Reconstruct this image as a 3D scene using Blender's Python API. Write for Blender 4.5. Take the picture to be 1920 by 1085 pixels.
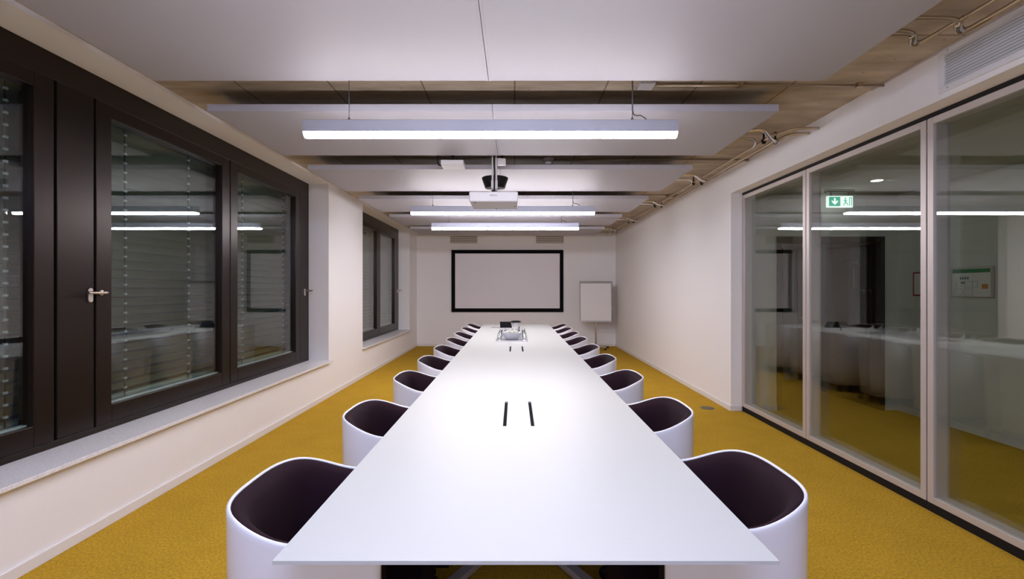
import bpy, bmesh, math, random
from mathutils import Vector, Matrix
random.seed(7)
PI = math.pi
scene = bpy.context.scene
for o in list(bpy.data.objects):
    bpy.data.objects.remove(o)
col = scene.collection

# ------------------------------------------------------------------ camera
H = 1.38                                   # eye height
cam_data = bpy.data.cameras.new('camera')
cam_data.sensor_width = 36.0
cam_data.lens = 900.0 / 1920.0 * 36.0
cam_data.shift_x = -5.0 / 1920.0
cam_data.clip_start = 0.02
cam = bpy.data.objects.new('camera', cam_data)
cam.location = (0, 0, H)
cam.rotation_euler = (PI / 2, 0, 0)
col.objects.link(cam)
scene.camera = cam

# ------------------------------------------------------------------ view, world, lamp strengths
scene.view_settings.view_transform = 'Standard'
scene.view_settings.look = 'None'
scene.view_settings.exposure = 0.0
scene.view_settings.gamma = 1.0
scene.view_settings.use_curve_mapping = False

world = bpy.data.worlds.new('night_sky')
scene.world = world
world.use_nodes = True
bg = world.node_tree.nodes['Background']
bg.inputs[0].default_value = (0.10, 0.32, 1.0, 1)      # dark blue evening sky outside
bg.inputs[1].default_value = 0.012

LAMP_WARM = (1.0, 0.955, 1.0)
LAMP_COOL = (0.94, 0.95, 1.06)
REAR_FILL = (0.50, 0.60, 1.0)  # blue tint of the unseen lamps added behind the camera
LAMP_POWER = 70.0
LAMP_POWER_NEAR = 36.0
REAR_FILL_POWER = 75.0
DOWNLIGHT_POWER = 11.0

# ------------------------------------------------------------------ materials
def new_mat(name):
    m = bpy.data.materials.new(name); m.use_nodes = True
    nt = m.node_tree
    b = nt.nodes['Principled BSDF']
    return m, nt, b

def plain(name, c, rough=0.5, metal=0.0, bump=0.0, bscale=200.0, spec=0.5, vary=0.0, vscale=6.0, coat=0.0):
    m, nt, b = new_mat(name)
    b.inputs['Base Color'].default_value = (*c, 1)
    b.inputs['Roughness'].default_value = rough
    b.inputs['Metallic'].default_value = metal
    b.inputs['Specular IOR Level'].default_value = spec
    b.inputs['Coat Weight'].default_value = coat
    tc = nt.nodes.new('ShaderNodeTexCoord')
    if bump > 0:
        n = nt.nodes.new('ShaderNodeTexNoise'); n.inputs['Scale'].default_value = bscale
        n.inputs['Detail'].default_value = 3
        bp = nt.nodes.new('ShaderNodeBump'); bp.inputs['Strength'].default_value = bump
        bp.inputs['Distance'].default_value = 0.002
        nt.links.new(tc.outputs['Object'], n.inputs['Vector'])
        nt.links.new(n.outputs['Fac'], bp.inputs['Height'])
        nt.links.new(bp.outputs['Normal'], b.inputs['Normal'])
    if vary > 0:
        n2 = nt.nodes.new('ShaderNodeTexNoise'); n2.inputs['Scale'].default_value = vscale
        n2.inputs['Detail'].default_value = 4
        r = nt.nodes.new('ShaderNodeMix'); r.data_type = 'RGBA'
        r.inputs[6].default_value = (*[x * (1 - vary) for x in c], 1)
        r.inputs[7].default_value = (*[min(1, x * (1 + vary)) for x in c], 1)
        nt.links.new(tc.outputs['Object'], n2.inputs['Vector'])
        nt.links.new(n2.outputs['Fac'], r.inputs[0])
        nt.links.new(r.outputs[2], b.inputs['Base Color'])
    return m

def emissive(name, c, strength, base=(0.8, 0.8, 0.8)):
    m, nt, b = new_mat(name)
    b.inputs['Base Color'].default_value = (*base, 1)
    b.inputs['Emission Color'].default_value = (*c, 1)
    b.inputs['Emission Strength'].default_value = strength
    return m

def glass_mat(name, tint=(1, 1, 1), r0=0.04, rough=0.0):
    """clear pane: what passes straight through plus a mirror share that grows towards grazing view (Schlick)"""
    m = bpy.data.materials.new(name); m.use_nodes = True
    nt = m.node_tree
    for n in list(nt.nodes): nt.nodes.remove(n)
    out = nt.nodes.new('ShaderNodeOutputMaterial')
    tr = nt.nodes.new('ShaderNodeBsdfTransparent'); tr.inputs[0].default_value = (*tint, 1)
    gl = nt.nodes.new('ShaderNodeBsdfGlossy'); gl.inputs['Roughness'].default_value = rough
    gl.inputs[0].default_value = (1, 1, 1, 1)
    lw = nt.nodes.new('ShaderNodeLayerWeight'); lw.inputs['Blend'].default_value = 0.5
    p = nt.nodes.new('ShaderNodeMath'); p.operation = 'POWER'; p.inputs[1].default_value = 5.0
    ma = nt.nodes.new('ShaderNodeMath'); ma.operation = 'MULTIPLY_ADD'
    ma.inputs[1].default_value = 1 - r0; ma.inputs[2].default_value = r0
    mx = nt.nodes.new('ShaderNodeMixShader')
    nt.links.new(lw.outputs['Facing'], p.inputs[0]); nt.links.new(p.outputs[0], ma.inputs[0])
    nt.links.new(ma.outputs[0], mx.inputs[0]); nt.links.new(tr.outputs[0], mx.inputs[1])
    nt.links.new(gl.outputs[0], mx.inputs[2]); nt.links.new(mx.outputs[0], out.inputs[0])
    return m

def carpet_mat():
    m, nt, b = new_mat('yellow_carpet')
    tc = nt.nodes.new('ShaderNodeTexCoord')
    n1 = nt.nodes.new('ShaderNodeTexNoise'); n1.inputs['Scale'].default_value = 95; n1.inputs['Detail'].default_value = 6
    n1.inputs['Roughness'].default_value = 0.75
    n2 = nt.nodes.new('ShaderNodeTexNoise'); n2.inputs['Scale'].default_value = 4; n2.inputs['Detail'].default_value = 3
    mp = nt.nodes.new('ShaderNodeMapping'); mp.inputs['Scale'].default_value = (1.0, 0.7, 1.0)
    n3 = nt.nodes.new('ShaderNodeTexNoise'); n3.inputs['Scale'].default_value = 110; n3.inputs['Detail'].default_value = 3
    r1 = nt.nodes.new('ShaderNodeValToRGB')
    r1.color_ramp.elements[0].position = 0.36; r1.color_ramp.elements[0].color = (0.36, 0.215, 0.026, 1)
    r1.color_ramp.elements[1].position = 0.60; r1.color_ramp.elements[1].color = (0.66, 0.39, 0.028, 1)
    r3 = nt.nodes.new('ShaderNodeValToRGB')
    r3.color_ramp.elements[0].position = 0.60; r3.color_ramp.elements[0].color = (0, 0, 0, 1)
    r3.color_ramp.elements[1].position = 0.68; r3.color_ramp.elements[1].color = (1, 1, 1, 1)
    mx3 = nt.nodes.new('ShaderNodeMix'); mx3.data_type = 'RGBA'
    mx3.inputs[7].default_value = (0.24, 0.16, 0.05, 1)
    sc = nt.nodes.new('ShaderNodeMath'); sc.operation = 'MULTIPLY'; sc.inputs[1].default_value = 0.75
    mx = nt.nodes.new('ShaderNodeMix'); mx.data_type = 'RGBA'; mx.blend_type = 'MULTIPLY'
    mx.inputs[0].default_value = 0.35
    r2 = nt.nodes.new('ShaderNodeValToRGB')
    r2.color_ramp.elements[0].position = 0.3; r2.color_ramp.elements[0].color = (0.75, 0.72, 0.6, 1)
    r2.color_ramp.elements[1].position = 0.7; r2.color_ramp.elements[1].color = (1, 1, 1, 1)
    L = nt.links.new
    L(tc.outputs['Object'], mp.inputs['Vector'])
    L(mp.outputs[0], n1.inputs['Vector']); L(tc.outputs['Object'], n2.inputs['Vector']); L(mp.outputs[0], n3.inputs['Vector'])
    L(n1.outputs['Fac'], r1.inputs[0]); L(n2.outputs['Fac'], r2.inputs[0]); L(n3.outputs['Fac'], r3.inputs[0])
    L(r3.outputs[0], sc.inputs[0]); L(sc.outputs[0], mx3.inputs[0]); L(r1.outputs[0], mx3.inputs[6])
    L(mx3.outputs[2], mx.inputs[6]); L(r2.outputs[0], mx.inputs[7]); L(mx.outputs[2], b.inputs['Base Color'])
    b.inputs['Roughness'].default_value = 0.95; b.inputs['Specular IOR Level'].default_value = 0.1
    bp = nt.nodes.new('ShaderNodeBump'); bp.inputs['Strength'].default_value = 0.5; bp.inputs['Distance'].default_value = 0.004
    L(n1.outputs['Fac'], bp.inputs['Height']); L(bp.outputs[0], b.inputs['Normal'])
    return m

def concrete_mat():
    m, nt, b = new_mat('board_marked_concrete')
    L = nt.links.new
    tc = nt.nodes.new('ShaderNodeTexCoord')
    n1 = nt.nodes.new('ShaderNodeTexNoise'); n1.inputs['Scale'].default_value = 2.2; n1.inputs['Detail'].default_value = 8
    mp = nt.nodes.new('ShaderNodeMapping'); mp.inputs['Scale'].default_value = (1.0, 3.5, 1.0)
    r1 = nt.nodes.new('ShaderNodeValToRGB')
    r1.color_ramp.elements[0].position = 0.3; r1.color_ramp.elements[0].color = (0.36, 0.29, 0.21, 1)
    r1.color_ramp.elements[1].position = 0.72; r1.color_ramp.elements[1].color = (0.64, 0.54, 0.43, 1)
    v = nt.nodes.new('ShaderNodeTexVoronoi'); v.inputs['Scale'].default_value = 9.0
    r2 = nt.nodes.new('ShaderNodeValToRGB')
    r2.color_ramp.elements[0].position = 0.035; r2.color_ramp.elements[0].color = (0.25, 0.2, 0.15, 1)
    r2.color_ramp.elements[1].position = 0.075; r2.color_ramp.elements[1].color = (1, 1, 1, 1)
    mx = nt.nodes.new('ShaderNodeMix'); mx.data_type = 'RGBA'; mx.blend_type = 'MULTIPLY'; mx.inputs[0].default_value = 0.8
    # formwork board joints
    br = nt.nodes.new('ShaderNodeTexBrick')
    br.inputs['Color1'].default_value = (1, 1, 1, 1); br.inputs['Color2'].default_value = (0.93, 0.92, 0.9, 1)
    br.inputs['Mortar'].default_value = (0.45, 0.4, 0.35, 1); br.inputs['Scale'].default_value = 1.0
    br.inputs['Brick Width'].default_value = 2.6; br.inputs['Row Height'].default_value = 0.62
    br.inputs['Mortar Size'].default_value = 0.006
    mpb = nt.nodes.new('ShaderNodeMapping'); mpb.inputs['Rotation'].default_value = (0, 0, PI / 2)
    mx2 = nt.nodes.new('ShaderNodeMix'); mx2.data_type = 'RGBA'; mx2.blend_type = 'MULTIPLY'; mx2.inputs[0].default_value = 1.0
    L(tc.outputs['Object'], mp.inputs['Vector']); L(mp.outputs[0], n1.inputs['Vector']); L(n1.outputs['Fac'], r1.inputs[0])
    L(tc.outputs['Object'], v.inputs['Vector']); L(v.outputs['Distance'], r2.inputs[0])
    L(r1.outputs[0], mx.inputs[6]); L(r2.outputs[0], mx.inputs[7])
    L(tc.outputs['Object'], mpb.inputs['Vector']); L(mpb.outputs[0], br.inputs['Vector'])
    L(mx.outputs[2], mx2.inputs[6]); L(br.outputs['Color'], mx2.inputs[7]); L(mx2.outputs[2], b.inputs['Base Color'])
    b.inputs['Roughness'].default_value = 0.8
    return m

def sill_mat():
    m, nt, b = new_mat('speckled_sill_stone')
    L = nt.links.new
    tc = nt.nodes.new('ShaderNodeTexCoord')
    v = nt.nodes.new('ShaderNodeTexNoise'); v.inputs['Scale'].default_value = 120; v.inputs['Detail'].default_value = 2
    r = nt.nodes.new('ShaderNodeValToRGB')
    r.color_ramp.elements[0].position = 0.35; r.color_ramp.elements[0].color = (0.74, 0.71, 0.72, 1)
    r.color_ramp.elements[1].position = 0.55; r.color_ramp.elements[1].color = (0.88, 0.86, 0.88, 1)
    L(tc.outputs['Object'], v.inputs['Vector']); L(v.outputs['Fac'], r.inputs[0]); L(r.outputs[0], b.inputs['Base Color'])
    b.inputs['Roughness'].default_value = 0.35
    return m

M = dict(
    wall=plain('white_wall_paint', (0.915, 0.89, 0.895), 0.85, bump=0.15, bscale=260, spec=0.2),
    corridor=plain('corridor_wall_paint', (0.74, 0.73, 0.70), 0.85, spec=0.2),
    skirting=plain('white_skirting', (0.83, 0.80, 0.79), 0.45),
    carpet=carpet_mat(), concrete=concrete_mat(), sill=sill_mat(),
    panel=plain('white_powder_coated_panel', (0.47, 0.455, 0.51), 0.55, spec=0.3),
    lamp_body=plain('lamp_housing_aluminium', (0.60, 0.64, 0.80), 0.4, 0.3),
    lamp_on=emissive('lamp_diffuser_lit', LAMP_WARM, LAMP_POWER),
    lamp_near=emissive('lamp_diffuser_lit_cool', LAMP_COOL, LAMP_POWER_NEAR),
    rear_fill=emissive('rear_fill_diffuser_blue', REAR_FILL, REAR_FILL_POWER),
    downlight=emissive('downlight_lit', (1.0, 0.96, 0.88), DOWNLIGHT_POWER),
    wire=plain('steel_wire', (0.25, 0.25, 0.26), 0.35, 0.9),
    cable=plain('grey_cable', (0.16, 0.15, 0.15), 0.5),
    black=plain('black_plastic', (0.010, 0.009, 0.010), 0.6, spec=0.2),
    black_matte=plain('black_velvet', (0.006, 0.006, 0.007), 0.9, spec=0.1),
    bronze=plain('dark_bronze_frame', (0.024, 0.016, 0.012), 0.30, 0.45, spec=0.3),
    rubber=plain('black_gasket', (0.01, 0.01, 0.012), 0.6),
    steel=plain('brushed_steel', (0.62, 0.60, 0.57), 0.28, 1.0),
    brass=plain('satin_handle_metal', (0.66, 0.60, 0.54), 0.3, 1.0),
    alu=plain('anodised_aluminium', (0.62, 0.56, 0.53), 0.42, 0.35),
    alu_in=plain('aluminium_inner_face', (0.42, 0.45, 0.50), 0.5, 0.2),
    glass=glass_mat('partition_glass', (0.91, 0.93, 0.91), 0.052),
    wglass=glass_mat('window_glass', (0.88, 0.92, 0.91), 0.06),
    blind=plain('grey_blind_slat', (0.30, 0.30, 0.25), 0.45, 0.3),
    blind_rail=plain('silver_blind_rail', (0.75, 0.82, 0.80), 0.3, 0.3),
    clip=plain('white_cord_clip', (0.9, 0.92, 0.95), 0.3),
    table=plain('white_laminate', (0.55, 0.555, 0.545), 0.42, spec=0.35),
    shell=plain('white_chair_shell', (0.80, 0.79, 0.84), 0.28, coat=0.3),
    fabric=plain('dark_aubergine_fabric', (0.019, 0.007, 0.012), 0.9, bump=0.4, bscale=500, spec=0.15),
    screen=plain('grey_white_projection_cloth', (0.86, 0.82, 0.86), 0.9, spec=0.1),
    paper=plain('white_paper', (0.84, 0.81, 0.81), 0.8, spec=0.2),
    board=plain('flip_chart_grey', (0.34, 0.32, 0.29), 0.5),
    vent=plain('beige_vent', (0.50, 0.46, 0.40), 0.6),
    vent_dark=plain('vent_shadow_gap', (0.06, 0.055, 0.05), 0.8),
    grille=plain('white_grille', (0.80, 0.80, 0.82), 0.5),
    plastic=plain('white_plastic', (0.62, 0.60, 0.63), 0.45, spec=0.3),
    logo=plain('grey_print', (0.10, 0.10, 0.13), 0.5),
    pipe=plain('galvanised_pipe', (0.55, 0.45, 0.33), 0.30, 0.85),
    chrome=plain('shiny_corrugated_steel', (0.82, 0.78, 0.74), 0.16, 1.0),
    door=plain('dark_brown_door', (0.012, 0.007, 0.005), 0.65, spec=0.15, vary=0.3),
    door_brown=plain('brown_door', (0.055, 0.032, 0.022), 0.4, vary=0.3),
    red=plain('red_sign_edge', (0.36, 0.04, 0.04), 0.5),
    green=plain('green_sign_bar', (0.02, 0.22, 0.07), 0.5),
    orange=plain('orange_print', (0.62, 0.24, 0.05), 0.6),
    violet=plain('pale_violet_print', (0.45, 0.33, 0.42), 0.6),
    exit_green=emissive('exit_green_lit', (0.02, 0.55, 0.42), 0.9, (0.02, 0.3, 0.2)),
    exit_white=emissive('exit_white_lit', (0.9, 1.0, 0.97), 1.5),
    outlet=plain('grey_floor_outlet', (0.16, 0.13, 0.09), 0.5, 0.2),
    clear=glass_mat('drinking_glass', (0.96, 0.97, 0.98), 0.07),
    tray=plain('silver_tray', (0.62, 0.63, 0.66), 0.3, 0.7),
    porcelain=plain('grey_white_bowl', (0.62, 0.62, 0.68), 0.25, 0.25),
    bottle=plain('pale_bottle', (0.78, 0.78, 0.74), 0.25),
    label_green=plain('olive_bottle_label', (0.36, 0.36, 0.14), 0.5),
)

# ------------------------------------------------------------------ mesh helpers
class MB:
    def __init__(self): self.v = []; self.f = []; self.sm = []
    def add(self, vs, fs, smooth=False):
        n = len(self.v); self.v += [tuple(p) for p in vs]
        for f in fs: self.f.append([i + n for i in f]); self.sm.append(smooth)
        return self
    def box(self, x0, x1, y0, y1, z0, z1):
        x0, x1 = sorted((x0, x1)); y0, y1 = sorted((y0, y1)); z0, z1 = sorted((z0, z1))
        vs = [(x0, y0, z0), (x1, y0, z0), (x1, y1, z0), (x0, y1, z0), (x0, y0, z1), (x1, y0, z1), (x1, y1, z1), (x0, y1, z1)]
        return self.add(vs, [(0, 3, 2, 1), (4, 5, 6, 7), (0, 1, 5, 4), (1, 2, 6, 5), (2, 3, 7, 6), (3, 0, 4, 7)])
    def obox(self, p, q, w, h, up=(0, 0, 1)):
        """bar of section w x h from p to q"""
        p = Vector(p); q = Vector(q); d = (q - p).normalized(); u = Vector(up)
        s = d.cross(u).normalized(); u = s.cross(d).normalized()
        vs = []
        for e in (p, q):
            for a, b in ((-1, -1), (1, -1), (1, 1), (-1, 1)):
                vs.append(e + s * (a * w / 2) + u * (b * h / 2))
        return self.add(vs, [(0, 1, 2, 3), (7, 6, 5, 4), (0, 4, 5, 1), (1, 5, 6, 2), (2, 6, 7, 3), (3, 7, 4, 0)])
    def tube(self, pts, r, n=10, ring=None):
        pts = [Vector(p) for p in pts]; vs = []; fs = []
        prev = None
        for i, p in enumerate(pts):
            if i == 0: d = pts[1] - p
            elif i == len(pts) - 1: d = p - pts[i - 1]
            else: d = (pts[i + 1] - p).normalized() + (p - pts[i - 1]).normalized()
            d.normalize()
            if prev is None:
                a = Vector((0, 0, 1)) if abs(d.z) < 0.9 else Vector((1, 0, 0))
                u = d.cross(a).normalized()
            else:
                u = (prev - d * prev.dot(d)).normalized()
            prev = u; w = d.cross(u)
            rr = r if ring is None else r * ring(i)
            for k in range(n):
                t = 2 * PI * k / n
                vs.append(p + u * (rr * math.cos(t)) + w * (rr * math.sin(t)))
        for i in range(len(pts) - 1):
            for k in range(n):
                k2 = (k + 1) % n
                fs.append((i * n + k, i * n + k2, (i + 1) * n + k2, (i + 1) * n + k))
        self.add(vs, fs, True)
        m = len(pts) - 1
        self.add(vs[:n], [tuple(range(n))[::-1]]); self.add(vs[m * n:], [tuple(range(n))])
        return self
    def lathe(self, prof, c=(0, 0, 0), n=24, axis='z'):
        vs = []; fs = []
        for (r, z) in prof:
            for k in range(n):
                t = 2 * PI * k / n
                a, b = r * math.cos(t), r * math.sin(t)
                if axis == 'z': vs.append((c[0] + a, c[1] + b, c[2] + z))
                elif axis == 'x': vs.append((c[0] + z, c[1] + a, c[2] + b))
                else: vs.append((c[0] + a, c[1] + z, c[2] + b))
        for i in range(len(prof) - 1):
            for k in range(n):
                k2 = (k + 1) % n
                fs.append((i * n + k, i * n + k2, (i + 1) * n + k2, (i + 1) * n + k))
        return self.add(vs, fs, True)
    def prism(self, poly, x0, x1, axis='x'):
        """extrude a 2-D polygon along an axis"""
        n = len(poly); vs = []
        for s in (x0, x1):
            for (a, b) in poly:
                vs.append((s, a, b) if axis == 'x' else (a, s, b) if axis == 'y' else (a, b, s))
        fs = [tuple(range(n))[::-1], tuple(range(n, 2 * n))]
        for i in range(n):
            j = (i + 1) % n; fs.append((i, j, n + j, n + i))
        return self.add(vs, fs)
    def build(self, name, mat, parent=None, bevel=0.0, seg=2, smooth=False):
        me = bpy.data.meshes.new(name)
        me.from_pydata(self.v, [], self.f)
        me.polygons.foreach_set('use_smooth', [True] * len(self.f) if smooth else self.sm)
        bm = bmesh.new(); bm.from_mesh(me); bmesh.ops.remove_doubles(bm, verts=bm.verts, dist=1e-6) if not bevel else None
        bmesh.ops.recalc_face_normals(bm, faces=bm.faces)
        bm.to_mesh(me); bm.free()
        me.materials.append(mat)
        o = bpy.data.objects.new(name, me); col.objects.link(o)
        if parent is not None: o.parent = parent
        if bevel:
            b = o.modifiers.new('soft_edges', 'BEVEL'); b.width = bevel; b.segments = seg; b.limit_method = 'ANGLE'
            b.harden_normals = False
        return o

def tag(o, label, cat, group=None):
    o['label'] = label; o['category'] = cat
    if group: o['group'] = group
    return o
def thing(name, label, cat, loc=(0, 0, 0), rz=0.0, group=None):
    o = bpy.data.objects.new(name, None); col.objects.link(o)
    o.empty_display_size = 0.1
    o.location = loc; o.rotation_euler = (0, 0, rz)
    return tag(o, label, cat, group)
def structure(o, label=None, cat=None):
    o['kind'] = 'structure'
    if label: o['label'] = label
    if cat: o['category'] = cat
    return o
def sempty(name, label, cat, loc=(0, 0, 0)):
    o = bpy.data.objects.new(name, None); col.objects.link(o); o.location = loc
    return structure(o, label, cat)
def dup(root, loc, rz=None, label=None, group=None):
    r = root.copy(); col.objects.link(r); r.location = loc
    if rz is not None: r.rotation_euler = (0, 0, rz)
    if label: r['label'] = label
    if group: r['group'] = group
    for ch in list(root.children):
        c = ch.copy(); col.objects.link(c); c.parent = r
        for g in list(ch.children):
            d = g.copy(); col.objects.link(d); d.parent = c
    return r
def smooth_path(ctrl, n=8):
    """Catmull-Rom through control points"""
    P = [Vector(c) for c in ctrl]; P = [2 * P[0] - P[1]] + P + [2 * P[-1] - P[-2]]
    out = []
    for i in range(1, len(P) - 2):
        for k in range(n):
            t = k / n
            a, b, c, d = P[i - 1], P[i], P[i + 1], P[i + 2]
            out.append(0.5 * ((2 * b) + (c - a) * t + (2 * a - 5 * b + 4 * c - d) * t * t + (3 * b - a - 3 * c + d) * t ** 3))
    out.append(P[-2]); return out

# ------------------------------------------------------------------ dimensions (metres)
XL, XR = -2.385, 2.46          # white wall faces left / right
YB, YN = 11.70, -3.0           # far wall, near wall
ZS = H + 1.377                 # concrete slab
XW = -2.64                     # window frame face
ZSILL = H - 0.907
ZHEAD = H + 1.352
XG = 2.585                     # glass partition face
YG = 5.46                      # far end of the glass partition
ZG = H + 1.095                 # head of the glass partition
W1A, W1B = -0.10, 6.155        # first window reveal
W2A, W2B = 7.53, 10.90
XC = 4.39                      # corridor side wall
YC = 5.50                      # corridor cross wall with the double door

# ------------------------------------------------------------------ room shell
structure(MB().box(-2.385, 8.0, YN - 0.2, 13.0, -0.2, 0).build('floor', M['carpet']),
          'mustard yellow carpet floor running through room and corridor', 'floor')
structure(MB().box(-2.9, 2.75, YN - 0.2, YB + 0.2, ZS, ZS + 0.2).build('ceiling', M['concrete']),
          'raw board-marked concrete ceiling slab above the white panels', 'ceiling')

w = MB()
w.box(XL, -2.9, YN, YB, 0, ZSILL - 0.024)
w.box(XL, -2.9, YN, W1A, ZSILL - 0.024, ZS)
w.box(XL, -2.9, W1B, W2A, ZSILL - 0.024, ZS)
w.box(XL, -2.9, W2B, YB, ZSILL - 0.024, ZS)
w.box(XL, -2.9, W1A, W1B, ZHEAD, ZS)
w.box(XL, -2.9, W2A, W2B, ZHEAD, ZS)
structure(w.build('wall_left', M['wall']), 'white painted left wall with two window openings', 'wall')

w = MB()
w.box(XR, XR + 0.24, YG, YB, 0, ZS)
w.box(XR, XR + 0.24, YN, YG, ZG, ZS)
structure(w.build('wall_right', M['wall']), 'white painted right wall above and beyond the glass partition', 'wall')
wb = MB()
wb.box(XL - 0.5, XR + 0.24, YB, YB + 0.2, 0, H + 0.985)
wb.box(XL - 0.5, XR + 0.24, YB + 0.004, YB + 0.2, H + 0.985, H + 0.991)
wb.box(XL - 0.5, XR + 0.24, YB, YB + 0.2, H + 0.991, ZS)
structure(wb.build('wall_back', M['wall']), 'white painted far wall behind the projection screen', 'wall')
structure(MB().box(XL - 0.5, XR + 0.24, YN - 0.2, YN, 0, ZS).build('wall_front', M['wall']), 'white painted wall behind the camera', 'wall')

structure(MB().box(XL, XL + 0.013, YN, YB, 0, 0.06).build('baseboard_left', M['skirting'], bevel=0.003), 'white baseboard along the left wall', 'baseboard')
structure(MB().box(XR - 0.013, XR, YG, YB, 0, 0.06).box(XR - 0.013, XG - 0.005, YG - 0.012, YG, 0, 0.06).build('baseboard_right', M['skirting'], bevel=0.003), 'white baseboard along the right wall', 'baseboard')
structure(MB().box(XL + .013, XR - .013, YB - 0.013, YB, 0, 0.06).build('baseboard_back', M['skirting'], bevel=0.003), 'white baseboard along the far wall', 'baseboard')
# thin metal edge trim along the top of the right wall, near half
structure(MB().box(XR - 0.016, XR, YN, 3.30, ZS - 0.012, ZS).build('trim_1', M['alu']), 'thin pale metal edge along the right wall top', 'trim')

# ------------------------------------------------------------------ windows
def window(name, label, bays, y0, y1):
    """bays: (kind, ya, yb); kind 'sash' or 'flap'"""
    root = sempty(name, label, 'window', (XW, (y0 + y1) / 2, ZSILL))
    inv = Matrix.Translation(-Vector(root.location))
    def bld(mb, nm, mat, par, **k):
        base = Vector(root.location)
        mb.v = [tuple(Vector(p) - base) for p in mb.v]
        return mb.build(nm, mat, par, **k)
    zb, zt = ZSILL, ZHEAD
    f = MB()
    f.box(XW, XW - 0.10, y0, y1, zb, zb + 0.04)
    f.box(XW, XW - 0.10, y0, y1, zt - 0.15, zt)
    f.box(XW, XW - 0.10, y0, y0 + 0.02, zb, zt)
    f.box(XW, XW - 0.10, y1 - 0.02, y1, zb, zt)
    for k, (kind, ya, yb) in enumerate(bays):
        if k: f.box(XW - 0.03, XW - 0.10, ya - 0.02, ya + 0.02, zb, zt)
    bld(f, 'frame', M['bronze'], root, bevel=0.003)
    for k, (kind, ya, yb) in enumerate(bays):
        a, b = ya + 0.006, yb - 0.006
        s0, s1 = zb + 0.045, zt - 0.155
        if kind == 'flap':
            fl = bld(MB().box(XW + 0.008, XW - 0.06, a, b, s0, s1), 'ventilation_flap', M['bronze'], root, bevel=0.004)
            yc = b - 0.035 if yb < 5 else (a + b) / 2
            zc = 1.345
            ro = MB()
            prof = [(yc + 0.017 * math.cos(t), zc + (0.028 if math.sin(t) >= 0 else -0.028) + 0.017 * math.sin(t)) for t in [2 * PI * i / 24 for i in range(24)]]
            ro.prism(prof, XW + 0.008, XW + 0.020)
            bld(ro, 'rosette', M['brass'], fl, bevel=0.002)
            if yb > 5:
                ha = MB()
                ha.tube(smooth_path([(XW + 0.018, yc, zc + 0.02), (XW + 0.055, yc, zc + 0.02), (XW + 0.075, yc - 0.01, zc + 0.02), (XW + 0.12, yc - 0.012, zc + 0.02)], 5), 0.009, 10)
                bld(ha, 'lever', M['brass'], fl)
        else:
            st, rb, rt = 0.115, 0.115, 0.085
            if k == 0 : pass
            fr = MB()
            fr.box(XW + 0.012, XW - 0.075, a, a + st, s0, s1)
            fr.box(XW + 0.012, XW - 0.075, b - st, b, s0, s1)
            fr.box(XW + 0.012, XW - 0.075, a + st, b - st, s0, s0 + rb)
            fr.box(XW + 0.012, XW - 0.075, a + st, b - st, s1 - rt, s1)
            sa = bld(fr, 'sash', M['bronze'], root, bevel=0.004)
            g = MB()
            for gx in (XW - 0.020, XW - 0.062):
                g.box(gx, gx - 0.006, a + st - 0.004, b - st + 0.004, s0 + rb - 0.004, s1 - rt + 0.004)
            bld(g, 'glass_pane', M['wglass'], sa)
            sp = MB(); gx0, gx1 = XW - 0.0265, XW - 0.0615; t = 0.007
            ga, gb, g0, g1 = a + st, b - st, s0 + rb, s1 - rt
            sp.box(gx0, gx1, ga, gb, g0, g0 + t)
            bld(sp, 'spacer_bar', M['blind_rail'], sa)
    return root, bld

bays1 = [('sash', 0.01, 1.30), ('sash', 1.31, 2.745), ('flap', 2.755, 3.01), ('sash', 3.01, 4.435), ('sash', 4.435, 5.885), ('flap', 5.885, 6.125)]
win1, bld1 = window('window_1', 'long dark bronze framed window strip on the left wall nearest the camera', bays1, W1A, W1B)
# second lever: on the nearer tall sash, pointing over the flap
sash_l = [c for c in win1.children if c.name.startswith('sash')][2]
y_r, z_r = 3.045, 1.36
bld1(MB().lathe([(0, 0), (0.016, 0), (0.018, 0.004), (0.018, 0.009), (0.012, 0.012), (0, 0.012)], (XW + 0.012, y_r, z_r), 20, 'x'), 'rosette', M['brass'], sash_l)
bld1(MB().tube(smooth_path([(XW + 0.02, y_r, z_r), (XW + 0.05, y_r, z_r), (XW + 0.062, y_r - 0.015, z_r), (XW + 0.062, y_r - 0.06, z_r), (XW + 0.060, y_r - 0.14, z_r)], 6), 0.0085, 12), 'lever', M['brass'], sash_l)

bays2 = [('flap', 7.55, 7.80), ('sash', 7.80, 9.28), ('sash', 9.28, 10.63), ('flap', 10.63, 10.88)]
win2, bld2 = window('window_2', 'dark bronze framed window further down the left wall near the screen', bays2, W2A, W2B)

# sills
s = MB().box(-2.337, XW - 0.02, W1A, 2.962, ZSILL - 0.024, ZSILL).box(-2.337, XW - 0.02, 2.966, W1B, ZSILL - 0.024, ZSILL).box(-2.337, XL, W1B, W1B + 0.03, ZSILL - 0.024, ZSILL)
structure(s.build('trim_2', M['sill'], bevel=0.003), 'pale speckled stone sill under the long window', 'window sill')
s = MB().box(-2.337, XW - 0.02, W2A, W2B, ZSILL - 0.024, ZSILL).box(-2.337, XL, W2B, W2B + 0.03, ZSILL - 0.024, ZSILL).box(-2.337, XL, W2A - .02, W2A, ZSILL - 0.024, ZSILL)
structure(s.build('trim_3', M['sill'], bevel=0.003), 'pale speckled stone sill under the far window', 'window sill')

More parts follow.
